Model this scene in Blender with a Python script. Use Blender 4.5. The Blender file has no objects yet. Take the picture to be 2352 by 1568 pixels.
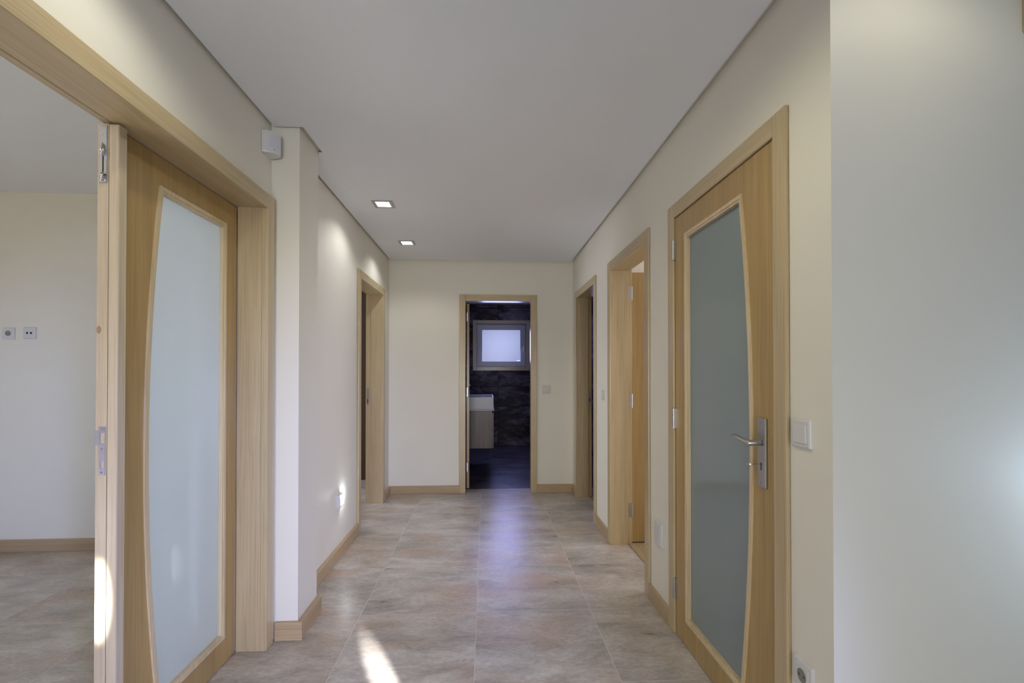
import bpy, bmesh, math, random
from mathutils import Vector
random.seed(4)
S = bpy.context.scene
COL = S.collection

# ------------------------------------------------------------------ camera, world, light, exposure
CAM_H = 1.257
F_PX = 1100.0
YAW = math.radians(3.12)
PITCH = math.radians(0.5)
cd = bpy.data.cameras.new('camera'); cam = bpy.data.objects.new('camera', cd); COL.objects.link(cam)
cd.sensor_width = 36.0; cd.lens = 36.0 * F_PX / 2352; cd.clip_start = 0.02; cd.clip_end = 60
cd.shift_y = (855 - 784 - F_PX * math.tan(PITCH)) / 2352
cam.location = (0, 0, CAM_H); cam.rotation_euler = (math.pi / 2 + PITCH, 0, -YAW)
S.camera = cam
S.view_settings.view_transform = 'Standard'; S.view_settings.look = 'None'
S.view_settings.exposure = 0.31; S.view_settings.gamma = 1.0; S.view_settings.use_curve_mapping = False
W = bpy.data.worlds.new('sky'); S.world = W; W.use_nodes = True
W.node_tree.nodes['Background'].inputs[0].default_value = (0.62, 0.74, 1.0, 1)
W.node_tree.nodes['Background'].inputs[1].default_value = 0.02
try:
    S.cycles.use_denoising = True
    S.cycles.max_bounces = 10; S.cycles.diffuse_bounces = 7; S.cycles.glossy_bounces = 4
    S.cycles.sample_clamp_indirect = 6.0
    S.cycles.caustics_reflective = False; S.cycles.caustics_refractive = False
except Exception:
    pass

def light(name, kind, loc, target, power, color, **kw):
    l = bpy.data.lights.new(name, kind); l.energy = power; l.color = color
    for k, v in kw.items(): setattr(l, k, v)
    o = bpy.data.objects.new(name, l); COL.objects.link(o); o.location = loc
    d = Vector(target) - Vector(loc)
    o.rotation_euler = d.to_track_quat('-Z', 'Y').to_euler()
    return o

COOL = (0.80, 0.88, 1.0); WARM = (1.0, 0.84, 0.64); BLUE = (0.46, 0.50, 1.0)
# daylight through the glazed entrance behind the camera, and through the tall window on the right of the entrance hall
light('entrance_daylight', 'AREA', (-0.1, -2.95, 0.9), (-0.75, 2.3, 0.55), 14, (0.98, 0.985, 1.0), shape='RECTANGLE', size=1.6, size_y=1.5, spread=math.radians(75))
light('pillar_fill', 'SPOT', (1.4, -1.5, 0.9), (-0.95, 2.3, 0.0), 370, (0.42, 0.49, 1.0), spot_size=math.radians(50), spot_blend=1.0, shadow_soft_size=0.15)  # added cool spot brightening the lower pillar, not an actual window
light('side_window_daylight', 'AREA', (3.4, -0.9, 1.2), (0, -0.6, 1.4), 6, (0.40, 0.62, 1.0), shape='RECTANGLE', size=1.6, size_y=1.6)
# added wide fill from the entrance side;
# it lifts the end wall and ceiling evenly
light('entrance_fill_wide', 'AREA', (0.3, -2.94, 1.5), (0.2, 3, 1.5), 1.5, (0.9, 0.95, 1.0), shape='RECTANGLE', size=2.0, size_y=1.1)
light('left_leaf_backlight', 'AREA', (-4.85, 2.75, 1.15), (-1.13, 1.88, 1.05), 2.0, (0.40, 0.60, 1.0), shape='RECTANGLE', size=0.8, size_y=1.9, spread=math.radians(40))  # added backlight for the left door's glass, set before solid wall
light('left_room_low_fill', 'SPOT', (-4.6, 0.0, 0.6), (-2.9, 3.56, 0.75), 95, (0.30, 0.50, 1.0), spot_size=math.radians(48), spot_blend=1.0, shadow_soft_size=0.2)  # added blue spot cooling the lower part of the left room wall
light('left_room_top_fill', 'AREA', (-2.6, 0.6, 2.5), (-2.6, 0.6, 0), 6, (1.0, 0.98, 0.78), shape='RECTANGLE', size=.8, size_y=.8)  # added unseen overhead fill warming the left room walls
# added spot bouncing off the left room floor, window of the bedroom on the right, window of the far left room
light('left_room_bounce', 'SPOT', (-4.6, 0.8, 2.3), (-3.1, -0.7, 0), 4300, (0.93, 0.97, 1.0), spot_size=math.radians(40), spot_blend=0.5, shadow_soft_size=0.05)
light('bedroom_daylight', 'AREA', (4.05, 3.1, 1.4), (0, 3.1, 1.2), 34, (0.93, 0.89, 1.0), shape='RECTANGLE', size=1.1, size_y=1.1)
light('far_left_daylight', 'AREA', (-3.9, 4.8, 1.3), (0, 4.3, 0.4), 42, (0.86, 0.88, 1.0), shape='RECTANGLE', size=1.0, size_y=1.0)
# bathroom window: daylight falling on the frosted pane from outside, and the light the pane sheds indoors
light('bathroom_daylight', 'AREA', (0.27, 8.62, 1.75), (0.27, 7.0, 1.70), 3.2, (0.62, 0.66, 1.0), shape='RECTANGLE', size=0.9, size_y=0.75)
light('bathroom_side_fill', 'AREA', (1.56, 6.3, 1.8), (0.1, 6.3, 0.0), 7, (0.36, 0.38, 1.0), shape='RECTANGLE', size=0.7, size_y=0.6)  # added blue fill for the bathroom floor; this wall has no window
light('bathroom_window_light', 'AREA', (0.26, 8.16, 1.71), (0.3, 5.2, 0.9), 11, (0.36, 0.40, 1.0), shape='RECTANGLE', size=0.64, size_y=0.52)
# two narrow sunbeams: one on the lock edge of the left door, one grazing the floor
light('sunbeam_door', 'SPOT', (-1.46, -0.9, 0.80), (-1.143, 1.489, 0.58), 1100, (1, .97, .9), spot_size=math.radians(6.6), spot_blend=0.6, shadow_soft_size=0.01).scale = (0.28, 1, 1)
light('sunbeam_floor', 'SPOT', (0.58, -0.10, 0.85), (-0.41, 1.98, 0.0), 1350, (1, .98, .97), spot_size=math.radians(7.5), spot_blend=0.9, shadow_soft_size=0.01).scale = (0.4, 1, 1)
# cool light close to the right edge of the entrance hall wall
light('hall_wall_glow', 'POINT', (1.76, 1.03, 0.93), (0, 0, 0), 3.6, (0.56, 0.76, 1.0), shadow_soft_size=0.06)

# ------------------------------------------------------------------ materials
def srgb(r, g, b):
    f = lambda c: (c / 12.92) if c <= 0.04045 else ((c + 0.055) / 1.055) ** 2.4
    return (f(r / 255), f(g / 255), f(b / 255), 1)

class NT:
    def __init__(s, name):
        s.m = bpy.data.materials.new(name); s.m.use_nodes = True
        s.n = s.m.node_tree.nodes; s.l = s.m.node_tree.links
        s.b = s.n['Principled BSDF']
    def node(s, t, **kw):
        x = s.n.new(t)
        for k, v in kw.items(): setattr(x, k, v)
        return x
    def link(s, a, b): s.l.new(a, b)
    def coords(s, scale=(1, 1, 1), loc=(0, 0, 0), rot=(0, 0, 0)):
        tc = s.node('ShaderNodeTexCoord'); mp = s.node('ShaderNodeMapping')
        mp.inputs['Scale'].default_value = scale; mp.inputs['Location'].default_value = loc; mp.inputs['Rotation'].default_value = rot
        s.link(tc.outputs['Object'], mp.inputs['Vector']); return mp.outputs['Vector']
    def noise(s, vec, scale, detail=4, rough=.55, dist=0):
        n = s.node('ShaderNodeTexNoise'); n.inputs['Scale'].default_value = scale; n.inputs['Detail'].default_value = detail
        n.inputs['Roughness'].default_value = rough; n.inputs['Distortion'].default_value = dist
        s.link(vec, n.inputs['Vector']); return n.outputs['Fac']
    def ramp(s, fac, stops):
        r = s.node('ShaderNodeValToRGB'); e = r.color_ramp.elements
        while len(e) < len(stops): e.new(0.5)
        for i, (p, c) in enumerate(stops): e[i].position = p; e[i].color = c
        s.link(fac, r.inputs['Fac']); return r.outputs['Color']
    def mix(s, a, b, fac, mode='MIX'):
        m = s.node('ShaderNodeMix', data_type='RGBA', blend_type=mode)
        for sock, v in ((m.inputs['A'], a), (m.inputs['B'], b), (m.inputs['Factor'], fac)):
            if hasattr(v, 'links'): s.link(v, sock)
            else: sock.default_value = v
        return m.outputs['Result']
    def math(s, op, a, b=None, c=None):
        m = s.node('ShaderNodeMath', operation=op)
        for i, v in enumerate((a, b, c)):
            if v is None: continue
            if hasattr(v, 'links'): s.link(v, m.inputs[i])
            else: m.inputs[i].default_value = v
        return m.outputs[0]
    def bump(s, h, strength=.1, dist=.002):
        b = s.node('ShaderNodeBump'); b.inputs['Strength'].default_value = strength; b.inputs['Distance'].default_value = dist
        s.link(h, b.inputs['Height']); s.link(b.outputs[0], s.b.inputs['Normal'])
    def set(s, **kw):
        for k, v in kw.items():
            i = s.b.inputs[k.replace('_', ' ')]
            if hasattr(v, 'links'): s.link(v, i)
            else: i.default_value = v
        return s.m

def plain(name, col, rough=.5, metal=0, spec=.5):
    t = NT(name); return t.set(Base_Color=col, Roughness=rough, Metallic=metal, Specular_IOR_Level=spec)

def paint(name, col, rough=.55, tint=.04):
    t = NT(name); v = t.coords()
    n = t.noise(v, 3.0, 3); f = t.noise(v, 220, 2)
    c2 = tuple(c * (1 - tint) for c in col[:3]) + (1,)
    c = t.mix(col, c2, n)
    t.bump(f, .12, .0006)
    return t.set(Base_Color=c, Roughness=rough, Specular_IOR_Level=.35)

def wood(name, light_c, dark_c, axis='z', rough=.33, fine=1.0):
    t = NT(name)
    k = {'x': (1.2, 26, 26), 'y': (26, 1.2, 26), 'z': (26, 26, 1.2)}[axis]
    v = t.coords(tuple(a * fine for a in k))
    n1 = t.noise(v, 1.0, 6, .6, .6)
    k2 = {'x': (3, 190, 190), 'y': (190, 3, 190), 'z': (190, 190, 3)}[axis]
    n2 = t.noise(t.coords(k2), 1.0, 3, .6)
    k3 = {'x': (.7, 4, 4), 'y': (4, .7, 4), 'z': (4, 4, .7)}[axis]
    n3 = t.noise(t.coords(k3), 1.0, 2)
    base = t.ramp(n1, [(.3, dark_c), (.7, light_c)])
    pores = t.ramp(n2, [(.38, (.72, .68, .62, 1)), (.52, (1, 1, 1, 1))])
    c = t.mix(base, pores, .45, 'MULTIPLY')
    var = t.ramp(n3, [(.3, (.88, .86, .84, 1)), (.7, (1.06, 1.05, 1.04, 1))])
    c = t.mix(c, var, .8, 'MULTIPLY')
    t.bump(n2, .08, .0005)
    return t.set(Base_Color=c, Roughness=rough, Specular_IOR_Level=.5, Coat_Weight=.25, Coat_Roughness=.18)

def stone(name, cols, grout, x0, y0, size, axes='xy', rough=(.28, .5), gw=.0022, size2=None, streak=(3.5, 9, 9), contrast=1.0, spec=.5):
    size2 = size2 or size
    t = NT(name)
    tc = t.node('ShaderNodeTexCoord'); sp = t.node('ShaderNodeSeparateXYZ'); t.link(tc.outputs['Object'], sp.inputs[0])
    ch = {'x': sp.outputs[0], 'y': sp.outputs[1], 'z': sp.outputs[2]}
    def cell(c, o, s):
        a = t.math('DIVIDE', t.math('SUBTRACT', c, o), s)
        fr = t.math('FRACT', a); fl = t.math('FLOOR', a)
        d = t.math('MULTIPLY', t.math('MINIMUM', fr, t.math('SUBTRACT', 1.0, fr)), s)
        return d, fl
    d1, f1 = cell(ch[axes[0]], x0, size); d2, f2 = cell(ch[axes[1]], y0, size2)
    line = t.math('LESS_THAN', t.math('MINIMUM', d1, d2), gw / 2 + .0003)
    # each tile takes its own piece of the pattern
    off = t.node('ShaderNodeCombineXYZ'); t.link(t.math('MULTIPLY', f1, 3.7), off.inputs[0]); t.link(t.math('MULTIPLY', f2, 5.3), off.inputs[1])
    t.link(t.math('MULTIPLY', t.math('ADD', f1, f2), 2.1), off.inputs[2])
    add = t.node('ShaderNodeVectorMath', operation='ADD'); t.link(tc.outputs['Object'], add.inputs[0]); t.link(off.outputs[0], add.inputs[1])
    def mapped(sc):
        mp = t.node('ShaderNodeMapping'); mp.inputs['Scale'].default_value = sc; mp.inputs['Rotation'].default_value = (0, 0, .25)
        t.link(add.outputs[0], mp.inputs['Vector']); return mp.outputs[0]
    n1 = t.noise(mapped(streak), .8, 10, .72, .35)
    n2 = t.noise(mapped((1.6, 2.6, 2.6)), 1.1, 4, .5, .3)
    n3 = t.noise(mapped(tuple(a * 4 for a in streak)), 3.0, 6, .75)
    c = t.ramp(n1, [(.34, cols[0]), (.48, cols[1]), (.62, cols[2])])
    rust = t.ramp(n2, [(.48, (0, 0, 0, 1)), (.66, (1, 1, 1, 1))])
    rf = t.node('ShaderNodeRGBToBW'); t.link(rust, rf.inputs[0])
    c = t.mix(c, cols[3], t.math('MULTIPLY', rf.outputs[0], .46))
    n4 = t.noise(mapped((60, 90, 90)), 1.0, 3, .7)
    n3 = t.math('ADD', t.math('MULTIPLY', n3, .72), t.math('MULTIPLY', n4, .28))
    g = t.ramp(n3, [(.36, (.70, .70, .70, 1)), (.60, (1.14, 1.14, 1.14, 1))])
    c = t.mix(c, g, .75 * contrast, 'MULTIPLY')
    c = t.mix(c, grout, line)
    r = t.math('ADD', t.math('MULTIPLY', n1, rough[1] - rough[0]), rough[0])
    h = t.math('SUBTRACT', t.math('MULTIPLY', n3, .4), line)
    t.bump(h, .18, .002)
    return t.set(Base_Color=c, Roughness=r, Specular_IOR_Level=spec)

WALL = paint('cream_wall_paint', (.80, .772, .685, 1))
WALLR = WALL
CEIL = paint('ceiling_white', (.85, .885, .935, 1), .7, .03)
L1, D1 = (.56, .46, .29, 1), (.47, .37, .215, 1)
WZ, WY, WX = (wood('beech_' + a, L1, D1, a) for a in 'zyx')
DL, DD = (.47, .325, .135, 1), (.385, .26, .10, 1)
DZ = wood('door_veneer', DL, DD, 'z', .36)
BX = wood('baseboard_beech_x', (.50, .38, .23, 1), (.42, .30, .17, 1), 'x', .38)
BY = wood('baseboard_beech_y', (.50, .38, .23, 1), (.42, .30, .17, 1), 'y', .38)
VAN = wood('vanity_oak', (.19, .135, .105, 1), (.10, .068, .052, 1), 'z', .5)
OAKF = wood('oak_floor', (.46, .36, .22, 1), (.38, .28, .16, 1), 'y', .4)
FT = [srgb(150, 144, 137), srgb(182, 175, 168), srgb(205, 200, 194), srgb(190, 158, 134)]
FLOOR = stone('stone_floor_tiles', FT, srgb(205, 201, 194), -.048, 2.53, .6, 'xy', (.20, .42), gw=.0024, streak=(3.0, 6.5, 6))
BFL = stone('dark_bath_floor', [srgb(36, 32, 36), srgb(62, 57, 64), srgb(92, 86, 94), srgb(70, 48, 40)], srgb(120, 116, 116), .066, 5.63, .467, 'xy', (.20, .4))
BT = [srgb(16, 14, 15), srgb(58, 53, 57), srgb(128, 120, 128), srgb(74, 50, 40)]
BWX = stone('dark_bath_wall_x', BT, srgb(6, 6, 8), .208, 0, .67, 'xz', (.30, .6), .007, .3377, (3, 3, 6), spec=.12)
BWY = stone('dark_bath_wall_y', BT, srgb(6, 6, 8), .208, 0, .67, 'yz', (.30, .6), .005, .3377, (3, 3, 6), spec=.12)
STEEL = plain('brushed_steel', (.50, .49, .48, 1), .34, 1)
STEELD = plain('steel_plate', (.42, .42, .45, 1), .42, 1)
CHROME = plain('chrome', (.7, .7, .7, 1), .12, 1)
DARK = plain('dark_recess', (.012, .011, .009, 1), .7)
PLASTIC = plain('white_plastic', (.66, .66, .66, 1), .28)
PLASTICG = plain('ivory_plastic', (.60, .60, .56, 1), .3)
GREYP = plain('grey_plastic', (.22, .22, .20, 1), .5)
PVC = plain('window_frame_pvc', (.50, .50, .50, 1), .35)
CERAMIC = plain('ceramic_glaze', (.50, .51, .55, 1), .25, 0, .35)
ROD = plain('black_tap', (.02, .02, .02, 1), .2, 1)

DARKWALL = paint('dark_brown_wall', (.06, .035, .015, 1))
def frosted(name, col, trans, rough=.12, tfac=.5):
    t = NT(name); out = t.n['Material Output']
    d = t.node('ShaderNodeBsdfDiffuse'); d.inputs[0].default_value = col
    tr = t.node('ShaderNodeBsdfTranslucent'); tr.inputs[0].default_value = trans
    m = t.node('ShaderNodeMixShader'); m.inputs[0].default_value = tfac
    t.link(d.outputs[0], m.inputs[1]); t.link(tr.outputs[0], m.inputs[2])
    g = t.node('ShaderNodeBsdfGlossy'); g.inputs['Roughness'].default_value = rough; g.inputs[0].default_value = (1, 1, 1, 1)
    fr = t.node('ShaderNodeFresnel'); fr.inputs[0].default_value = 1.5
    f2 = t.node('ShaderNodeBump'); f2.inputs['Strength'].default_value = .02
    nz = t.noise(t.coords(), 260, 2); t.link(nz, f2.inputs['Height']); t.link(f2.outputs[0], d.inputs['Normal'])
    m2 = t.node('ShaderNodeMixShader'); t.link(fr.outputs[0], m2.inputs[0]); t.link(m.outputs[0], m2.inputs[1]); t.link(g.outputs[0], m2.inputs[2])
    t.link(m2.outputs[0], out.inputs[0]); t.n.remove(t.b); return t.m
GLASS_L = frosted('satin_glass', (.54, .65, .70, 1), (.93, .97, 1, 1), .08, .58)
GLASS_W = frosted('frosted_window_glass', (.35, .37, .45, 1), (.9, .92, 1, 1), .25, .8)
def clear_face(name):
    t = NT(name); out = t.n['Material Output']
    tr = t.node('ShaderNodeBsdfTransparent'); tr.inputs[0].default_value = (.93, .96, .96, 1)
    g = t.node('ShaderNodeBsdfGlossy'); g.inputs['Roughness'].default_value = .03
    m = t.node('ShaderNodeMixShader'); m.inputs[0].default_value = .05
    t.link(tr.outputs[0], m.inputs[1]); t.link(g.outputs[0], m.inputs[2]); t.link(m.outputs[0], out.inputs[0]); t.n.remove(t.b); return t.m
CLEAR = clear_face('clear_glass_face')
def satin_on(o, direction):
    """satin etching on the pane's room side only; its other faces stay clear glass"""
    o.data.materials.append(CLEAR); d = Vector(direction)
    for p in o.data.polygons: p.material_index = 0 if p.normal.dot(d) > .7 else 1
    return o
def emit(name, col, s):
    t = NT(name); return t.set(Base_Color=(.8, .8, .8, 1), Emission_Color=col, Emission_Strength=s)
LED = emit('led_diffuser', (1, .98, .95, 1), 3.2)

# ------------------------------------------------------------------ mesh helpers
def obj(name, bm, mat, parent=None, loc=None, smooth=False):
    me = bpy.data.meshes.new(name); bm.normal_update()
    base = Vector(loc) if loc is not None else (parent_world(parent) if parent else Vector((0, 0, 0)))
    for v in bm.verts: v.co -= base
    bm.to_mesh(me); bm.free(); me.materials.append(mat)
    if smooth:
        for p in me.polygons: p.use_smooth = True
    o = bpy.data.objects.new(name, me); COL.objects.link(o)
    if parent:
        o.parent = parent; o.location = base - parent_world(parent)
    else: o.location = base
    return o
def parent_world(p):
    v = Vector((0, 0, 0))
    while p: v += p.location; p = p.parent
    return v
def bx(bm, x0, x1, y0, y1, z0, z1, bev=0, seg=2):
    x0, x1 = sorted((x0, x1)); y0, y1 = sorted((y0, y1)); z0, z1 = sorted((z0, z1))
    t = bmesh.new()
    vs = [t.verts.new(c) for c in ((x0, y0, z0), (x1, y0, z0), (x1, y1, z0), (x0, y1, z0), (x0, y0, z1), (x1, y0, z1), (x1, y1, z1), (x0, y1, z1))]
    for f in ((0, 3, 2, 1), (4, 5, 6, 7), (0, 1, 5, 4), (1, 2, 6, 5), (2, 3, 7, 6), (3, 0, 4, 7)): t.faces.new([vs[i] for i in f])
    if bev: bmesh.ops.bevel(t, geom=t.edges[:], offset=bev, segments=seg, affect='EDGES', profile=.6)
    merge(bm, t); return bm
def merge(bm, t):
    me = bpy.data.meshes.new('tmp'); t.to_mesh(me); t.free(); bm.from_mesh(me); bpy.data.meshes.remove(me)
def box(*a, **k): return bx(bmesh.new(), *a, **k)
def tube(bm, pts, radii, n=14, flat=None):
    """sweep; radii = list of (ra, rb) along (side, up)"""
    rings = []
    for i, p in enumerate(pts):
        p = Vector(p); a = Vector(pts[max(i - 1, 0)]); b = Vector(pts[min(i + 1, len(pts) - 1)])
        d = (b - a).normalized(); up = Vector((0, 0, 1)) if abs(d.z) < .9 else Vector((1, 0, 0))
        s = d.cross(up).normalized(); u = s.cross(d).normalized()
        r = radii[i] if isinstance(radii, (list, tuple)) and isinstance(radii[i], (list, tuple)) else ((radii[i], radii[i]) if isinstance(radii, (list, tuple)) else (radii, radii))
        rings.append([bm.verts.new(p + s * r[0] * math.cos(2 * math.pi * k / n) + u * r[1] * math.sin(2 * math.pi * k / n)) for k in range(n)])
    for r0, r1 in zip(rings, rings[1:]):
        for k in range(n): bm.faces.new((r0[k], r0[(k + 1) % n], r1[(k + 1) % n], r1[k]))
    bm.faces.new(rings[0][::-1]); bm.faces.new(rings[-1]); return bm
def prism(bm, poly, fn, a, b):
    """poly: 2D points, extruded between a and b; fn(p, q, t) -> world"""
    v0 = [bm.verts.new(fn(p[0], p[1], a)) for p in poly]; v1 = [bm.verts.new(fn(p[0], p[1], b)) for p in poly]
    n = len(poly)
    bm.faces.new(v0[::-1]); bm.faces.new(v1)
    for i in range(n): bm.faces.new((v0[i], v0[(i + 1) % n], v1[(i + 1) % n], v1[i]))
    bmesh.ops.recalc_face_normals(bm, faces=bm.faces[:]); return bm
def ring(bm, outer, inner, fn, a, b):
    n = len(outer)
    V = [[bm.verts.new(fn(p[0], p[1], t)) for p in poly] for poly, t in ((outer, a), (inner, a), (outer, b), (inner, b))]
    o0, i0, o1, i1 = V
    for k in range(n):
        j = (k + 1) % n
        bm.faces.new((o0[k], o0[j], i0[j], i0[k])); bm.faces.new((o1[k], i1[k], i1[j], o1[j]))
        bm.faces.new((o0[k], o1[k], o1[j], o0[j])); bm.faces.new((i0[k], i0[j], i1[j], i1[k]))
    bmesh.ops.recalc_face_normals(bm, faces=bm.faces[:]); return bm
def empty(name, loc, label, cat, group=None, kind=None):
    o = bpy.data.objects.new(name, None); COL.objects.link(o); o.location = loc; o.empty_display_size = .05
    return tag(o, label, cat, group, kind)
def tag(o, label, cat, group=None, kind=None):
    o['label'] = label; o['category'] = cat
    if group: o['group'] = group
    if kind: o['kind'] = kind
    return o
def struct(name, bm, mat, label, cat): return tag(obj(name, bm, mat, smooth=False), label, cat, None, 'structure')

# ------------------------------------------------------------------ room shell
XL, XLF, XR, YE = -1.018, -1.003, .918, 5.02      # left wall (near, far), right wall, end wall
PX, PY0, PY1 = -.888, 2.328, 2.58                  # pillar
ZC, ZS = 2.42, 2.53                                # hall ceiling, slab / side room ceiling
YF = 1.223                                         # wall of the entrance hall facing the camera
JT = .02
OP = 2.003
def wall_x(bm, x0, x1, y0, y1, holes, z1=ZS):
    """wall along y with door holes [(ya, yb, ztop)]"""
    y = y0
    for a, b, zt in holes:
        bx(bm, x0, x1, y, a, 0, z1); bx(bm, x0, x1, a, b, zt, z1); y = b
    bx(bm, x0, x1, y, y1, 0, z1); return bm
D_LN = (.755, 2.225); D_LF = (3.857, 4.68); D_RN = (1.465, 2.27); D_RM = (2.697, 3.462); D_RF = (4.0, 4.785); D_E = (-.211, .469)
h = lambda d: (d[0] - JT, d[1] + JT, OP + JT)
b = wall_x(bmesh.new(), -1.14, XL, -3, 2.45, [h(D_LN)]); wall_x(b, -1.14, XLF, 2.45, YE, [h(D_LF)])
struct('wall_left', b, WALL, 'cream painted left wall of the corridor with two door openings', 'wall')
struct('wall_right', wall_x(bmesh.new(), XR, 1.06, 1.34, YE, [h(D_RN), h(D_RM), h(D_RF)]), WALL, 'cream painted right wall of the corridor with three door openings', 'wall')
b = bmesh.new(); bx(b, -1.14, D_E[0] - JT, YE, 5.16, 0, ZS); bx(b, D_E[1] + JT, 1.06, YE, 5.16, 0, ZS); bx(b, D_E[0] - JT, D_E[1] + JT, YE, 5.16, OP + JT, ZS)
struct('wall_end', b, WALL, 'cream wall at the far end of the corridor around the bathroom door', 'wall')
struct('wall_pillar', box(XL, PX, PY0, PY1, 0, 2.4403), WALL, 'square plastered pillar standing out from the left wall past the glazed door', 'pillar')
struct('wall_front_right', box(XR, 3.6, YF, 1.34, 0, ZS), WALLR, 'pale wall in the right foreground facing the camera', 'wall')
bpy.data.objects['wall_right'].data.update()
# entrance hall behind the camera
b = bmesh.new(); bx(b, -1.14, -.75, -3.12, -3, 0, ZS); bx(b, 1.55, 3.6, -3.12, -3, 0, ZS); bx(b, -.75, 1.55, -3.12, -3, 2.1, ZS)
struct('wall_back', b, WALL, 'entrance hall wall behind the camera with a wide glazed opening', 'wall')
b = bmesh.new(); bx(b, 3.5, 3.62, -3, -1.8, 0, ZS); bx(b, 3.5, 3.62, 0, 1.223, 0, ZS); bx(b, 3.5, 3.62, -1.8, 0, 0, .35); bx(b, 3.5, 3.62, -1.8, 0, 2.1, ZS)
struct('wall_hall_side', b, WALL, 'side wall of the entrance hall with a tall window opening', 'wall')
# left room
struct('wall_left_room', box(-5.1, -1.14, 3.565, 3.68, 0, ZS), WALL, 'plain back wall of the left room carrying two white sockets', 'wall')
b = bmesh.new(); bx(b, -5.12, -5, -3, -.5, 0, ZS); bx(b, -5.12, -5, 1.7, 5.8, 0, ZS); bx(b, -5.12, -5, -.5, 1.7, 0, .35); bx(b, -5.12, -5, -.5, 1.7, 2.1, ZS)
struct('wall_left_room_window', b, WALL, 'outer wall of the left room with its window opening', 'wall')
struct('wall_left_room_back', box(-5, -1.14, -3.12, -3, 0, ZS), WALL, 'wall of the left room behind the camera', 'wall')
# far left room, right rooms
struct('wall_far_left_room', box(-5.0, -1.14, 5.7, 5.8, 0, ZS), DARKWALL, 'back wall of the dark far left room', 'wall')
b = bmesh.new(); bx(b, 4.15, 4.27, 1.34, 2.55, 0, ZS); bx(b, 4.15, 4.27, 3.65, 5.8, 0, ZS); bx(b, 4.15, 4.27, 2.55, 3.65, 0, .8); bx(b, 4.15, 4.27, 2.55, 3.65, 2.0, ZS)
bx(b, 1.06, 4.15, 2.42, 2.5, 0, ZS); bx(b, 1.06, 4.15, 3.7, 3.78, 0, ZS); bx(b, 1.75, 4.15, 5.0, 5.1, 0, ZS); bx(b, 3.6, 4.15, 1.223, 1.34, 0, ZS)
struct('wall_right_rooms', b, WALL, 'partition walls of the rooms behind the right doors', 'wall')
# bathroom
b = bmesh.new(); wx0, wx1, wz0, wz1 = -.16, .685, 1.35, 2.08
bx(b, -.52, wx0, 8.18, 8.5, 0, ZS); bx(b, wx1, 1.72, 8.18, 8.5, 0, ZS); bx(b, wx0, wx1, 8.18, 8.5, 0, wz0); bx(b, wx0, wx1, 8.18, 8.5, wz1, ZS)
struct('wall_bathroom_back', b, BWX, 'bathroom back wall of dark slate tiles around the small window', 'wall')
struct('wall_bathroom_left', box(-.52, -.40, 5.16, 8.18, 0, ZS), BWY, 'dark tiled bathroom wall behind the vanity', 'wall')
struct('wall_bathroom_right', box(1.6, 1.72, 5.16, 8.18, 0, ZS), BWY, 'dark tiled right wall of the bathroom', 'wall')
# floors
struct('floor', box(-1.085, 1.045, -3.12, 5.19, -.1, 0), FLOOR, 'matt grey brown stone look floor tiles of the corridor', 'floor')
struct('floor_entrance', box(1.045, 3.62, -3.12, 1.3, -.1, 0), FLOOR, 'stone look floor tiles of the entrance hall', 'floor')
struct('floor_left_room', box(-5.12, -1.085, -3.12, 5.8, -.1, 0), FLOOR, 'grey stone look floor tiles of the left room', 'floor')
struct('floor_right_rooms', box(1.045, 4.27, 1.3, 5.19, -.1, -.001), OAKF, 'light oak floor of the room behind the open right door', 'floor')
struct('floor_bathroom', box(-.52, 1.72, 5.19, 8.5, -.1, 0), BFL, 'very dark tiled bathroom floor', 'floor')
# ceilings: slab over everything, hung plasterboard ceiling with a shadow gap in the corridor
struct('ceiling_slab', box(-5.12, 4.27, -3.12, 8.5, ZS, ZS + .15), CEIL, 'plain white ceiling of the left room and side rooms', 'ceiling')
poly = [(-1.0015, -2.99), (-1.0015, 2.313), (-.8645, 2.313), (-.8645, 2.594), (-.987, 2.594), (-.987, 4.985), (.893, 4.985), (.893, 1.2), (3.48, 1.2), (3.48, -2.99)]
struct('ceiling', prism(bmesh.new(), poly, lambda x, y, t: (x, y, t), ZC, ZC + .010), CEIL, 'smooth white hung ceiling of the corridor with a shadow gap along the walls', 'ceiling')
b = bmesh.new(); bx(b, XL + .001, .917, -2.99, 5.019, 2.4405, 2.452)  # added board that bounces light inside the ceiling gap
struct('ceiling_gap_reflector', b, WALL, 'cream backing added close above the corridor ceiling gap to brighten it', 'ceiling')
struct('ceiling_bathroom', box(-.40, 1.6, 5.16, 8.18, 2.42, 2.44), CEIL, 'white bathroom ceiling', 'ceiling')

# baseboards
def base(name, boxes, mat, label): 
    b = bmesh.new()
    for q in boxes: bx(b, *q, 0, .084, bev=.003, seg=2)
    return struct(name, b, mat, label, 'baseboard')
CW = .067
base('baseboard_left', [(XLF, -.981, PY1 + .02, D_LF[0] - CW)], BY, 'beech baseboard along the left wall between pillar and far left door')
base('baseboard_left_far', [(XLF, -.981, D_LF[1] + CW, YE - .018)], BY, 'short beech baseboard between the far left door and the end wall')
b = bmesh.new(); bx(b, XL + .03, -.862, 2.3085, PY0, 0, .084, bev=.002)
struct('baseboard_pillar_front', b, BX, 'short beech baseboard on the front of the pillar', 'baseboard')
b = bmesh.new(); bx(b, PX, -.862, PY0 + .0005, PY1 + .001, 0, .084, bev=.002)
struct('baseboard_pillar_side', b, BY, 'beech baseboard on the corridor side of the pillar', 'baseboard')
base('baseboard_end', [(XLF + .001, D_E[0] - CW, YE - .016, YE)], BX, 'beech baseboard left of the bathroom door')
base('baseboard_end_right', [(D_E[1] + CW, XR - .002, YE - .016, YE)], BX, 'beech baseboard right of the bathroom door')
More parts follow.
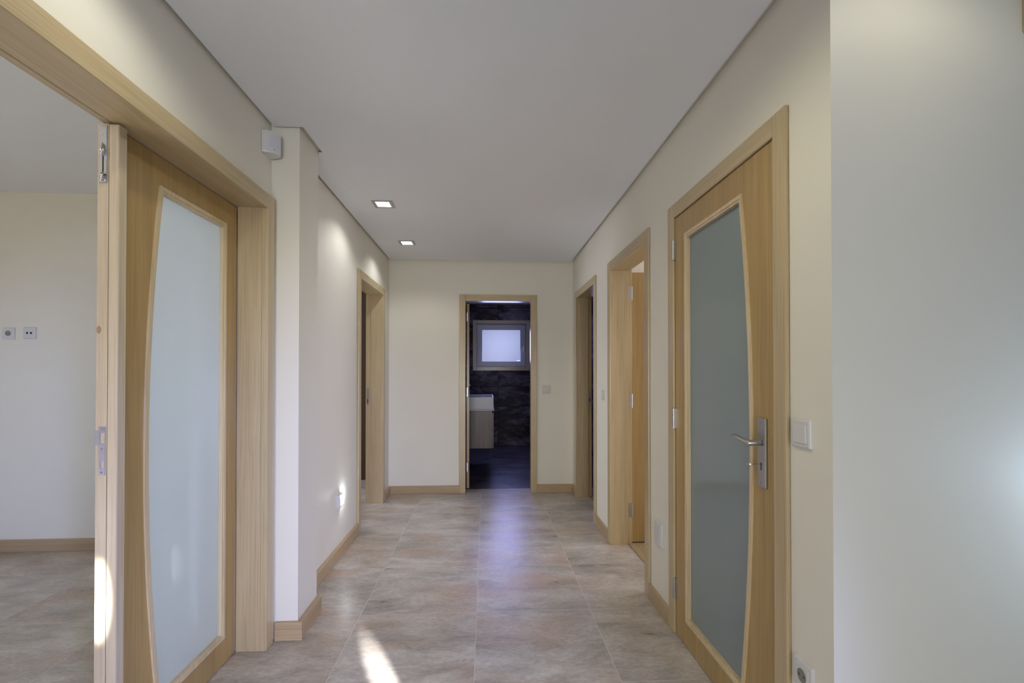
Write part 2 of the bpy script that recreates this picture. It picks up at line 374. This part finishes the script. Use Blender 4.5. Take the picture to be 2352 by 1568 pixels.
base('baseboard_right', [(.902, XR, D_RN[1] + CW, D_RM[0] - CW)], BY, 'beech baseboard on the right wall beside the glazed door')
base('baseboard_right_mid', [(.902, XR, D_RM[1] + CW, D_RF[0] - CW)], BY, 'short beech baseboard between the open door and the far right door')
base('baseboard_right_far', [(.902, XR, D_RF[1] + CW, YE - .018)], BY, 'short beech baseboard between the far right door and the end wall')
base('baseboard_right_near', [(.902, XR, YF, D_RN[0] - CW)], BY, 'short beech baseboard near the corner right of the glazed door')
base('baseboard_front_right', [(.903, 3.5, YF - .016, YF)], BX, 'beech baseboard of the foreground wall')
base('baseboard_left_room', [(-5, -1.14, 3.545, 3.565)], BX, 'beech baseboard of the left room back wall')
base('baseboard_left_near', [(XL, -1.0, -3, D_LN[0] - CW)], BY, 'beech baseboard on the left wall behind the camera')

# ------------------------------------------------------------------ doors
# local wall frame (u along the wall, n out of the wall into the corridor, z)
mapL = lambda X: (lambda u, n, z: (X + n, u, z))
mapR = lambda X: (lambda u, n, z: (X - n, u, z))
mapE = lambda Y: (lambda u, n, z: (u, Y - n, z))
def lbox(bm, fn, u0, u1, n0, n1, z0, z1, bev=0, seg=2):
    a = fn(u0, n0, z0); c = fn(u1, n1, z1)
    return bx(bm, a[0], c[0], a[1], c[1], a[2], c[2], bev=bev, seg=seg)
def door_frame(name, fn, u0, u1, face, n_mid, n_back, label, wood_h, setback=.0):
    """casing + jambs; n_mid = where the rebate starts, setback = depth of the rebate"""
    c = fn((u0 + u1) / 2, 0, 0)
    d = empty(name, c, label, 'door', None, 'structure')
    for a, e in ((u0 - CW, u0), (u1, u1 + CW)):
        obj('casing', lbox(bmesh.new(), fn, a, e, .0005, face, 0, OP + CW, bev=.005, seg=3), WZ, d)
    obj('casing_head', lbox(bmesh.new(), fn, u0, u1, .0005, face - .001, OP, OP + CW, bev=.004, seg=3), wood_h, d)
    e = .004
    jn = face - .011
    for a, q in ((u0 - JT, u0 - e), (u1 + e, u1 + JT)):
        obj('jamb', lbox(bmesh.new(), fn, a + (.0005 if a < u0 else 0), q - (.0005 if a > u0 else 0), n_mid, jn, 0, OP + e, bev=.0015), WZ, d)
    obj('jamb_head', lbox(bmesh.new(), fn, u0 - JT + .0005, u1 + JT - .0005, n_mid, jn, OP + e, OP + JT - .0005, bev=.0015), wood_h, d)
    if n_back is not None:
        s = setback
        for a, q in ((u0 - JT - s - .03, u0 - e - s), (u1 + e + s, u1 + JT + s + .03)):
            obj('rebate', lbox(bmesh.new(), fn, a, q, n_back, n_mid - .0004, 0, OP + e + s, bev=.0015), WZ, d)
        obj('rebate_head', lbox(bmesh.new(), fn, u0 - JT - s - .03, u1 + JT + s + .03, n_back, n_mid - .0004, OP + e + s, OP + JT + s + .03, bev=.0015), wood_h, d)
    return d

def curve_side(z, um, amp=.068): return um + amp * ((z - 1.008) / .885) ** 2
def outline(um, u1, z0, z1, ins, N=28):
    """clockwise outline of the glazed opening; left side is the bowed one. ins = inset"""
    pts = []
    for i in range(N + 1):
        z = (z0 + ins) + (z1 - z0 - 2 * ins) * i / N
        pts.append((curve_side(z, um) + ins, z))
    pts += [(u1 - ins, z1 - ins), (u1 - ins, z0 + ins)]
    return pts
def glazed_leaf(d, fn, u0, u1, n0, n1, um, ug, zg0, zg1, glass):
    """n1 = visible face. leaf plate with bowed glazed opening"""
    z0, z1 = .006, OP - .003
    b = bmesh.new(); N = 28
    st = [(u0, zg0)] + [(curve_side(zg0 + (zg1 - zg0) * i / N, um), zg0 + (zg1 - zg0) * i / N) for i in range(N + 1)] + [(u0, zg1)]
    full = [(u0, z0), (u1, z0), (u1, z1), (u0, z1)]
    # faces of the plate front/back as strips
    for t in (n0, n1):
        for i in range(N):
            za = zg0 + (zg1 - zg0) * i / N; zb = zg0 + (zg1 - zg0) * (i + 1) / N
            b.faces.new([b.verts.new(fn(*q)) for q in ((u0, t, za), (curve_side(za, um), t, za), (curve_side(zb, um), t, zb), (u0, t, zb))])
        b.faces.new([b.verts.new(fn(*q)) for q in ((ug, t, zg0), (u1, t, zg0), (u1, t, zg1), (ug, t, zg1))])
        b.faces.new([b.verts.new(fn(*q)) for q in ((u0, t, z0), (u1, t, z0), (u1, t, zg0), (ug, t, zg0), (curve_side(zg0, um), t, zg0), (u0, t, zg0))])
        b.faces.new([b.verts.new(fn(*q)) for q in ((u0, t, zg1), (curve_side(zg1, um), t, zg1), (ug, t, zg1), (u1, t, zg1), (u1, t, z1), (u0, t, z1))])
    for (a, c) in (((u0, z0), (u1, z0)), ((u1, z0), (u1, z1)), ((u1, z1), (u0, z1)), ((u0, z1), (u0, z0))):
        b.faces.new([b.verts.new(fn(*q)) for q in ((a[0], n0, a[1]), (c[0], n0, c[1]), (c[0], n1, c[1]), (a[0], n1, a[1]))])
    o = outline(um, ug, zg0, zg1, 0)
    for i in range(len(o)):
        a, c = o[i], o[(i + 1) % len(o)]
        b.faces.new([b.verts.new(fn(*q)) for q in ((a[0], n0, a[1]), (c[0], n0, c[1]), (c[0], n1, c[1]), (a[0], n1, a[1]))])
    bmesh.ops.remove_doubles(b, verts=b.verts[:], dist=1e-5); bmesh.ops.recalc_face_normals(b, faces=b.faces[:])
    leaf = obj('leaf', b, DZ, d)
    pm = lambda p, q, t: fn(p, t, q)
    # glazing bead: proud moulding + inner stop
    b = ring(bmesh.new(), outline(um, ug, zg0, zg1, -.004), outline(um, ug, zg0, zg1, .010), pm, n1, n1 + .006)
    ring(b, outline(um, ug, zg0, zg1, .0005), outline(um, ug, zg0, zg1, .019), pm, n1 - .013, n1 + .003)
    obj('glazing_bead', b, BEAD, leaf)
    satin_on(obj('glass_pane', prism(bmesh.new(), outline(um, ug, zg0, zg1, .0008), pm, n1 - .021, n1 - .0135), glass, leaf), Vector(fn(0, 1, 0)) - Vector(fn(0, 0, 0)))
    return leaf
BEAD = wood('bead_beech', (.72, .60, .40, 1), (.63, .51, .32, 1), 'z', .25)

# left double door: passive leaf closed, active leaf swung away
fL = mapL(XL)
dL = door_frame('door_1', fL, *D_LN, .032, -.106, None, 'wide beech frame of the left double door, its far frosted glass leaf closed', WY)
dL['label'] = 'wide double door on the left with one frosted glass leaf closed'
b = bmesh.new()
obj('rebate_head', lbox(b, fL, D_LN[0] - JT, D_LN[1] + JT - .001, -.130, -.1065, OP + .003, OP + JT + .05, bev=.001), WY, dL)
obj('rebate', lbox(bmesh.new(), fL, D_LN[1] + .003, D_LN[1] + .07, -.135, -.1225, 0, OP + JT, bev=.001), WZ, dL)
leafL = glazed_leaf(dL, fL, 1.489, 2.222, -.138, -.1065, 1.643, 2.128, .12, 1.897, GLASS_L)
EDGE = wood('edge_softwood', (.62, .54, .42, 1), (.55, .46, .33, 1), 'z', .3)
obj('meeting_edge', lbox(bmesh.new(), fL, 1.4875, 1.4895, -.1378, -.1065, .006, OP - .003), EDGE, leafL)
obj('astragal', lbox(bmesh.new(), fL, 1.487, 1.521, -.106, -.077, .006, OP - .004, bev=.0035, seg=3), EDGE, leafL)
# knot in the edge
b = bmesh.new()
for rr, dd in ((.0075, .0006),): tube(b, [(-1.149, 1.4873, 1.384), (-1.149, 1.4866, 1.384)], [(rr * .8, rr * 1.5)] * 2, 20)
obj('wood_knot', b, plain('knot', (.36, .22, .11, 1), .4), leafL)
# flush bolt
yF = 1.4874
fb = box(-1.1495, -1.1285, yF - .0022, yF, 1.822, 1.994, bev=.0006)
bolt = obj('flush_bolt', fb, STEELD, leafL)
b = bmesh.new()
tube(b, [(-1.139, yF - .0045, 1.940), (-1.139, yF - .0045, 1.928), (-1.139, yF - .0045, 1.915), (-1.139, yF - .0045, 1.906), (-1.139, yF - .0045, 1.903)], [(.0008, .0008), (.005, .005), (.0085, .005), (.006, .004), (.001, .001)], 16)
tube(b, [(-1.139, yF - .0045, 1.853), (-1.139, yF - .0045, 1.848), (-1.139, yF - .0045, 1.840), (-1.139, yF - .0045, 1.832), (-1.139, yF - .0045, 1.826)], [(.002, .002), (.0075, .004), (.0085, .005), (.005, .004), (.001, .001)], 16)
obj('bolt_knob', b, CHROME, bolt, smooth=True)
b = bmesh.new(); bx(b, -1.1405, -1.1375, yF - .003, yF - .0021, 1.855, 1.902); bx(b, -1.1325, -1.1305, yF - .0062, yF - .0021, 1.8435, 1.8465)
obj('bolt_slot', b, DARK, bolt)
b = bmesh.new()
for z in (1.968, 1.829):
    for x in (-1.1455, -1.1325): tube(b, [(x, yF - .0021, z), (x, yF - .0034, z)], .0022, 12)
obj('screws', b, CHROME, bolt)
# strike plate on the meeting edge
b = bmesh.new()
for (x0, x1, z0, z1) in ((-1.146, -1.1275, 1.078, 1.096), (-1.146, -1.1275, .9945, 1.046), (-1.146, -1.1275, .952, .9725), (-1.146, -1.143, 1.046, 1.078), (-1.1297, -1.1275, 1.046, 1.078), (-1.146, -1.1405, .9725, .9945), (-1.1312, -1.1275, .9725, .9945), (-1.1575, -1.146, 1.041, 1.084)):
    bx(b, x0, x1, yF - .0018, yF, z0, z1)
sp = obj('strike_plate', b, plain('zinc', (.38, .39, .52, 1), .35, .8), leafL)
b = bmesh.new()
for z in (1.089, 1.030, .961): tube(b, [(-1.137, yF - .0018, z), (-1.137, yF - .003, z)], .0026, 12)
obj('screws', b, CHROME, sp)

# right glazed door, closed
fR = mapR(XR)
dR = door_frame('door_2', fR, *D_RN, .014, -.03, None, 'closed right hand door with a bowed frosted glass panel', WY)
for o in list(dR.children):
    pass
obj('lining', lbox(lbox(bmesh.new(), fR, D_RN[0] - JT + .001, D_RN[0] + .0, -.142, -.047, 0, OP), fR, D_RN[1], D_RN[1] + JT - .001, -.142, -.047, 0, OP), WZ, dR)
leafR = glazed_leaf(dR, fR, 1.468, 2.266, -.036, .003, 1.596, 2.147, .122, 1.892, GLASS_L)
def barrel_hinge(parent, x, y, zc, hh=.098):
    b = bmesh.new(); m = zc
    tube(b, [(x, y, m - hh / 2), (x, y, m - .0012)], .0062, 16); tube(b, [(x, y, m + .0012), (x, y, m + hh / 2 - .002), (x, y, m + hh / 2)], [.0062, .0062, .004], 16)
    tube(b, [(x, y, m - .002), (x, y, m + .002)], .0045, 12)
    bx(b, x, x + .012, y - .014, y + .014, m - hh / 2 + .002, m + hh / 2 - .002)
    return obj('hinge', b, STEEL, parent)
for z in (1.848, 1.036, .222): barrel_hinge(leafR, .9062, 2.272, z)
# handle on the right door
xf = XR - .003
pl = obj('handle_plate', box(xf - .008, xf, 1.512, 1.561, .877, 1.106, bev=.0035, seg=3), STEEL, leafR)
b = bmesh.new()
tube(b, [(xf - .006, 1.5365, 1.025), (xf - .020, 1.5365, 1.025), (xf - .054, 1.5365, 1.025), (xf - .058, 1.5365, 1.025)], [.0105, .0098, .0098, .007], 20)
tube(b, [(xf - .0495, 1.531, 1.0245), (xf - .051, 1.548, 1.026), (xf - .053, 1.572, 1.0315), (xf - .055, 1.60, 1.0375), (xf - .052, 1.625, 1.0385), (xf - .046, 1.645, 1.035), (xf - .043, 1.650, 1.033)],
     [(.009, .0090), (.0100, .0090), (.0105, .0075), (.011, .0060), (.0112, .0055), (.0095, .0045), (.005, .0025)], 20)
obj('lever', b, STEEL, pl, smooth=True)
b = bmesh.new(); tube(b, [(xf - .0078, 1.5365, 1.089), (xf - .0092, 1.5365, 1.089)], .0042, 16); tube(b, [(xf - .0078, 1.5365, .893), (xf - .0092, 1.5365, .893)], .0042, 16)
obj('screws', b, STEELD, pl)
b = bmesh.new(); tube(b, [(xf - .0078, 1.5365, .955), (xf - .0086, 1.5365, .955)], .0045, 16); bx(b, xf - .0086, xf - .0078, 1.5345, 1.5385, .935, .953)
obj('keyhole', b, DARK, pl)
b = bmesh.new(); tube(b, [(xf - .004, 1.5365, .955), (xf - .034, 1.5365, .955)], [.0024, .0024], 10)
ro = [(1.5365 + .0125 * math.cos(a), .0) for a in ()]
cx, cy = xf - .045, 1.5365
outer = [(cx + .0125 * math.cos(2 * math.pi * k / 20), cy + .011 * math.sin(2 * math.pi * k / 20)) for k in range(20)]
inner = [(cx + .0085 * math.cos(2 * math.pi * k / 20), cy + .007 * math.sin(2 * math.pi * k / 20)) for k in range(20)]
ring(b, outer, inner, lambda x, y, t: (x, y, t), .9538, .9562)
key = tag(obj('door_key', b, CHROME, None, loc=(xf, 1.5365, .955)), 'small steel key in the lock of the right glazed door', 'key')

# open middle door on the right
def leaf_hinge(parent, fnb, zs, mat=STEEL):
    for z in zs: fnb(z)
dM = door_frame('door_3', fR, *D_RM, .014, -.125, -.158, 'middle right door standing open into its room', WY, .012)
leafM = obj('leaf', box(1.078, 1.078 + .76, 3.488, 3.526, .008, 1.998, bev=.0015), DZ, dM)
for z in (1.842, 1.046, .246):
    b = bmesh.new(); bx(b, 1.046, 1.071, 3.4755, 3.4775, z - .05, z + .05); bx(b, 1.078, 1.086, 3.4862, 3.4885, z - .05, z + .05)
    tube(b, [(1.0745, 3.481, z - .052), (1.0745, 3.481, z + .052)], .0055, 14)
    hg = obj('hinge', b, STEEL, dM)
    b = bmesh.new()
    for dz in (-.036, -.006, .034): tube(b, [(1.057, 3.4755, z + dz), (1.057, 3.4745, z + dz)], .0028, 10)
    obj('screws', b, STEELD, hg)
struct('trim_1', box(1.046, 1.078, D_RM[0] - .015, D_RM[1] + .012, 0, .006, bev=.002), OAKF, 'light wooden threshold strip under the open middle right door', 'threshold')
# far right door: open out of sight, latch plate on the far jamb
dF = door_frame('door_4', fR, *D_RF, .014, -.115, -.152, 'far right door frame with its leaf swung away', WY, .012)
b = bmesh.new()
for (x0, x1, z0, z1) in ((1.040, 1.062, .945, .962), (1.040, 1.062, 1.0, 1.045), (1.040, 1.047, .962, 1.0), (1.055, 1.062, .962, 1.0)):
    bx(b, x0, x1, 4.7975, 4.8, z0, z1)
sF = obj('strike_plate', b, STEELD, dF)
obj('plate_slot', box(1.047, 1.055, 4.7985, 4.801, .962, 1.0), DARK, sF)
leafF = obj('leaf', box(1.072, 1.072 + .78, 3.925, 3.963, .008, 1.998, bev=.0015), DZ, dF)
# far left door
fLF = mapL(XLF)
dLF = door_frame('door_5', fLF, *D_LF, .018, -.105, -.155, 'far left door frame opening onto a dark room', WY, .010)
b = bmesh.new(); yy = D_LF[1] + .014
for (x0, x1, z0, z1) in ((-1.148, -1.130, .945, .962), (-1.148, -1.130, 1.0, 1.1), (-1.148, -1.143, .962, 1.0), (-1.135, -1.130, .962, 1.0)):
    bx(b, x0, x1, yy - .003, yy, z0, z1)
sF = obj('strike_plate', b, STEELD, dLF)
obj('plate_slot', box(-1.143, -1.135, yy - .0015, yy + .001, .962, 1.0), DARK, sF)
obj('leaf', box(-1.16 - .8, -1.16, 3.80, 3.838, .008, 1.998, bev=.0015), DZ, dLF)
# bathroom door: leaf open into the bathroom, hinge edge seen
fE = mapE(YE)
dE = door_frame('door_6', fE, *D_E, .016, -.120, -.155, 'end door frame opening onto the dark bathroom', WX, .008)
lf = obj('leaf', box(-.207, -.1785, 5.192, 5.86, .008, 1.998, bev=.0015), DZ, dE, loc=(-.207, 5.18, 0))
lf.rotation_euler = (0, 0, math.radians(2.0))
for z in (1.856, 1.045, .235):
    b = bmesh.new(); bx(b, -.206, -.187, 5.186, 5.1885, z - .048, z + .048); tube(b, [(-.190, 5.183, z - .05), (-.190, 5.183, z + .05)], .0045, 12)
    hg = obj('hinge', b, STEEL, dE)

# wooden trim at the top right corner of the foreground wall
struct('trim_2', lbox(bmesh.new(), mapE(YF), 1.462, 1.90, .0005, .022, 2.185, 2.33, bev=.004), WX, 'corner of a wooden board high on the foreground wall at the right edge', 'trim')

# ------------------------------------------------------------------ electrical fittings
def rounded(w, hgt, r, N=5):
    pts = []
    for cx_, cy_, a0 in ((w / 2 - r, hgt / 2 - r, 0), (-w / 2 + r, hgt / 2 - r, 90), (-w / 2 + r, -hgt / 2 + r, 180), (w / 2 - r, -hgt / 2 + r, 270)):
        for k in range(N + 1):
            a = math.radians(a0 + 90 * k / N); pts.append((cx_ + r * math.cos(a), cy_ + r * math.sin(a)))
    return pts
def plate(bm, fn, u, z, w, hgt, t, r=.004, lip=.010, nb=0):
    """soft-edged cover plate: stacked outlines from the wall outwards"""
    layers = [(0, 0), (0, t * .45), (.0018, t * .8), (.006, t)]
    rings_ = []
    for ins, n in layers:
        rings_.append([bm.verts.new(fn(u + p[0], nb + n, z + p[1])) for p in rounded(w - 2 * ins, hgt - 2 * ins, max(r - ins * .3, .0012))])
    m = len(rings_[0])
    for a, c in zip(rings_, rings_[1:]):
        for k in range(m): bm.faces.new((a[k], a[(k + 1) % m], c[(k + 1) % m], c[k]))
    bm.faces.new(rings_[-1]); bm.faces.new(rings_[0][::-1]); bmesh.ops.recalc_face_normals(bm, faces=bm.faces[:]); return bm
def disc(bm, fn, u, z, r, n0, n1, N=24):
    return prism(bm, [(u + r * math.cos(2 * math.pi * k / N), z + r * math.sin(2 * math.pi * k / N)) for k in range(N)], lambda p, q, t: fn(p, t, q), n0, n1)
def switch(name, fn, u, z, label, cat='light switch', rockers=1, s=.084, mat=PLASTIC, nb=.0, group=None):
    d = empty(name, fn(u, nb, z), label, cat, group)
    obj('cover_frame', plate(bmesh.new(), fn, u, z, s, s, .0095, nb=nb), mat, d)
    w = .054
    for k in range(rockers):
        ww = w / rockers; uc = u - w / 2 + ww * (k + .5)
        obj('rocker', lbox(bmesh.new(), fn, uc - ww / 2 + .0005, uc + ww / 2 - .0005, nb + .004, nb + .0125, z - w / 2, z + w / 2, bev=.0012), mat, d)
    return d
def socket(name, fn, u, z, label, group=None, s=.084, kind='power', nb=.0):
    d = empty(name, fn(u, nb, z), label, 'socket', group)
    obj('cover_frame', plate(bmesh.new(), fn, u, z, s, s, .0095, nb=nb), PLASTIC, d)
    ins = obj('insert', lbox(bmesh.new(), fn, u - .027, u + .027, nb + .004, nb + .0110, z - .027, z + .027, bev=.001), PLASTIC, d)
    if kind == 'power':
        obj('recess', disc(bmesh.new(), fn, u, z, .0195, nb + .0104, nb + .01125), GREYP, ins)
        b = bmesh.new()
        for du in (-.0095, .0095): disc(b, fn, u + du, z, .0026, nb + .0113, nb + .0116, 12)
        obj('pin_holes', b, DARK, ins)
    else:
        b = bmesh.new()
        for du in (-.013, .013): disc(b, fn, u + du, z, .0075, nb + .0104, nb + .01125, 20)
        obj('ports', b, DARK, ins)
    return d
switch('light_switch', mapR(XR), 1.342, 1.080, 'large white light switch right of the closed glazed door')
switch('light_switch', mapE(YE), .632, 1.078, 'pale double light switch on the end wall beside the bathroom door', rockers=2, mat=PLASTICG)
d = empty('bell_switch', mapR(XR)(3.70, 0, 1.082), 'small narrow grey control on the right wall between open and far doors', 'light switch')
obj('cover_frame', plate(bmesh.new(), mapR(XR), 3.70, 1.082, .075, .082, .0085), PLASTICG, d)
obj('rocker', lbox(bmesh.new(), mapR(XR), 3.68, 3.72, .004, .0112, 1.058, 1.106, bev=.001), PLASTICG, d)
d = empty('blanking_plate', mapR(XR)(2.485, 0, .405), 'white blank wall plate low on the right wall beside the glazed door', 'wall plate')
obj('cover_frame', plate(bmesh.new(), mapR(XR), 2.487, .405, .108, .128, .012, r=.005), PLASTIC, d)
obj('lid', lbox(bmesh.new(), mapR(XR), 2.452, 2.522, .006, .0135, .352, .458, bev=.001), PLASTIC, d)
socket('wall_socket', mapR(XR), 1.338, .385, 'white power socket low on the wall near the right foreground corner')
socket('wall_socket', mapE(3.565), -3.357, 1.532, 'white round power socket on the left room wall, left of the pair', 'sockets on the left room wall')
socket('wall_socket', mapE(3.565), -3.216, 1.535, 'white socket with two small round ports on the left room wall', 'sockets on the left room wall', kind='tv')

# motion detector in the corner
d = empty('motion_detector', (-1.0, 2.27, 2.31), 'white motion detector mounted high in the corner beside the pillar', 'sensor')
A, B = (-1.0165, 2.222), (-.953, 2.272)
front = []
for k in range(9):
    t = k / 8; bul = .010 * math.sin(math.pi * t)
    front.append((A[0] + (B[0] - A[0]) * t + bul * .62, A[1] + (B[1] - A[1]) * t - bul * .78))
body = front + [(-.962, 2.298), (-1.0165, 2.318)]
b = bmesh.new()
cxm = sum(p[0] for p in body) / len(body); cym = sum(p[1] for p in body) / len(body)
layers = [(2.262, .90), (2.268, 1.0), (2.356, 1.0), (2.362, .90)]
rr = [[b.verts.new((cxm + (p[0] - cxm) * s_ if p[0] > -1.012 else p[0], cym + (p[1] - cym) * s_, z)) for p in body] for z, s_ in layers]
m = len(body)
for a, c in zip(rr, rr[1:]):
    for k in range(m): b.faces.new((a[k], a[(k + 1) % m], c[(k + 1) % m], c[k]))
b.faces.new(rr[0][::-1]); b.faces.new(rr[-1]); bmesh.ops.recalc_face_normals(b, faces=b.faces[:])
obj('housing', b, PLASTIC, d)
b = bmesh.new(); fr2 = [(p[0] + .0012, p[1] - .0015) for p in front[3:]]
pin = [(p[0] - .004, p[1] + .005) for p in front[3:]]
prism(b, fr2 + pin[::-1], lambda x, y, t: (x, y, t), 2.290, 2.345)
obj('lens', b, plain('lens_plastic', (.62, .62, .70, 1), .35), d)
b = bmesh.new(); q = front[5]; tube(b, [(q[0], q[1], 2.281), (q[0] + .0016, q[1] - .002, 2.281)], .0016, 10)
obj('indicator', b, DARK, d)

# step light low on the left wall
fW = mapL(XLF)
d = empty('step_light', fW(3.332, 0, .385), 'small lit step light low on the left wall', 'wall lamp')
b = bmesh.new()
ring(b, [(3.29, .342), (3.374, .342), (3.374, .428), (3.29, .428)], [(3.302, .354), (3.362, .354), (3.362, .416), (3.302, .416)], lambda p, q, t: fW(p, t, q), .0005, .022)
obj('housing', b, PLASTIC, d)
obj('diffuser', lbox(bmesh.new(), fW, 3.3025, 3.3615, .002, .012, .3545, .4155), emit('step_led', (.93, .96, 1, 1), 6.0), d)
light('step_light_glow', 'POINT', (XLF + .034, 3.400, .395), (0, 0, 0), .6, (.86, .92, 1), shadow_soft_size=.012)

# recessed square downlights
def downlight(y0, label, x0=-.775, beam='downlight_beam', power=9, col=(1.0, 1.0, 0.98), cone=140):
    x1 = x0 + .135; y1 = y0 + .135
    d = empty('downlight', ((x0 + x1) / 2, y0 + .0675, ZC), label, 'ceiling light', 'square downlights in the corridor ceiling')
    fm = lambda p, q, t: (p, q, t)
    sq = lambda i: [(x0 + i, y0 + i), (x1 - i, y0 + i), (x1 - i, y1 - i), (x0 + i, y1 - i)]
    b = bmesh.new(); ring(b, sq(0), sq(.005), fm, ZC - .0065, ZC - .0002); ring(b, sq(.005), sq(.022), fm, ZC - .0040, ZC - .0002)
    obj('frame', b, STEEL, d)
    obj('diffuser', box(x0 + .0221, x1 - .0221, y0 + .0221, y1 - .0221, ZC - .005, ZC - .0003), LED, d)
    c = ((x0 + x1) / 2, y0 + .0675, ZC - .012)
    light(beam, 'SPOT', c, (c[0], c[1], 0), power, col, spot_size=math.radians(cone), spot_blend=.55, shadow_soft_size=.035)
downlight(3.272, 'square lit downlight in the corridor ceiling, the nearer of two')
downlight(4.262, 'square lit downlight in the corridor ceiling, the one nearer the end wall')

downlight(1.14, 'square lit downlight above the left double door, behind the picture edge', -.745, 'left_wash', 7.5, (1.000, 0.96, 0.82), 164)
downlight(1.20, 'added unseen downlight brightening the near corridor walls and floor', -.02, 'corridor_fill', 20, (1, .93, .64), 168)  # fixture added out of view to carry fill light for walls and floor
downlight(.84, 'added unseen downlight warming the top of the right foreground wall', 1.03, 'right_wall_fill', 3.6, (1.000, 0.94, 0.74), 174)  # added out of view as a warm wash for the foreground wall
# ------------------------------------------------------------------ bathroom
wd = empty('window_1', (.27, 8.18, 1.35), 'small frosted window with a beech surround in the dark bathroom wall', 'window', None, 'structure')
fB = mapE(8.18)
t0, t1, zt0, zt1 = -.223, .748, 1.287, 2.147
for a, c in ((t0, t0 + .062), (t1 - .062, t1)): obj('casing', lbox(bmesh.new(), fB, a, c, .0005, .016, zt0, zt1, bev=.003), WZ, wd)
for a, c in ((zt0, zt0 + .062), (zt1 - .062, zt1)): obj('casing', lbox(bmesh.new(), fB, t0 + .062, t1 - .062, .0005, .015, a, c, bev=.003), WX, wd)
sqf = lambda i: [(wx0 + i, wz0 + i), (wx1 - i, wz0 + i), (wx1 - i, wz1 - i), (wx0 + i, wz1 - i)]
pmB = lambda p, q, t: fB(p, t, q)
obj('window_frame', ring(bmesh.new(), sqf(.0), sqf(.035), pmB, -.08, -.02), PVC, wd)
b = ring(bmesh.new(), sqf(.022), sqf(.088), pmB, -.0195, .004); ring(b, sqf(.086), sqf(.096), pmB, -.0195, -.004)
sash = obj('sash', b, PVC, wd)
satin_on(obj('glass_pane', prism(bmesh.new(), sqf(.0945), pmB, -.060, -.052), GLASS_W, wd), (0, -1, 0))
b = ring(bmesh.new(), sqf(.035), sqf(.0945), pmB, -.062, -.020); obj('glazing_stop', b, PVC, wd)
b = bmesh.new(); lbox(b, fB, .640, .650, .0045, .012, 1.66, 1.72, bev=.001); lbox(b, fB, .640, .649, .030, .040, 1.60, 1.70, bev=.003); lbox(b, fB, .641, .648, .012, .034, 1.69, 1.70)
obj('window_handle', b, PVC, wd)

vx0, vx1, vy0, vy1 = -.399, .098, 6.10, 6.90
v = empty('vanity_unit', (-.15, 6.5, .29), 'wall hung oak vanity cabinet in the bathroom', 'cabinet')
obj('body', box(vx0, vx1 - .019, vy0, vy1, .292, .768, bev=.001), VAN, v)
for z0, z1 in ((.292, .520), (.526, .742)):
    dr = obj('drawer', box(vx1 - .018, vx1, vy0 + .001, vy1 - .001, z0, z1, bev=.001), VAN, v)
    b = bmesh.new(); bx(b, vx1 - .001, vx1 + .006, vy0 + .0, vy1 - .002, z1 - .030, z1 - .003)
    obj('handle_rail', b, DARK, dr)
wb = empty('washbasin', (-.15, 6.5, .768), 'white ceramic washbasin on top of the oak vanity', 'basin')
b = bmesh.new()
bx(b, vx0, vx1 + .010, vy0 - .006, vy1 + .006, .7685, .790, bev=.004)
ox0, ox1, oy0, oy1 = vx0 + .002, vx1 + .0, vy0, vy1
outer = [(ox0, oy0), (ox1, oy0), (ox1, oy1), (ox0, oy1)]; inner = [(ox0 + .10, oy0 + .05), (ox1 - .018, oy0 + .05), (ox1 - .018, oy1 - .05), (ox0 + .10, oy1 - .05)]
ring(b, outer, inner, lambda x, y, t: (x, y, t), .789, .942)
bx(b, ox0 + .09, ox1 - .01, oy0 + .04, oy1 - .04, .789, .80)
t = bmesh.new(); merge(t, b)
b = obj('basin_body', t, CERAMIC, wb)
mod = b.modifiers.new('soft', 'BEVEL'); mod.width = .006; mod.segments = 3; mod.limit_method = 'ANGLE'
tp = empty('basin_tap', (-.33, 6.5, .942), 'dark metal tap on the washbasin', 'tap')
b = bmesh.new(); tube(b, [(-.34, 6.5, .9425), (-.34, 6.5, 1.06), (-.33, 6.5, 1.085), (-.29, 6.5, 1.09), (-.23, 6.5, 1.085), (-.21, 6.5, 1.07), (-.21, 6.5, 1.05)], [.02, .016, .015, .013, .012, .012, .012], 16)
obj('spout', b, ROD, tp, smooth=True)
b = bmesh.new(); tube(b, [(-.34, 6.5, 1.085), (-.34, 6.5, 1.12)], .012, 14); tube(b, [(-.34, 6.5, 1.115), (-.27, 6.5, 1.13)], [.007, .005], 12)
obj('lever', b, CHROME, tp, smooth=True)
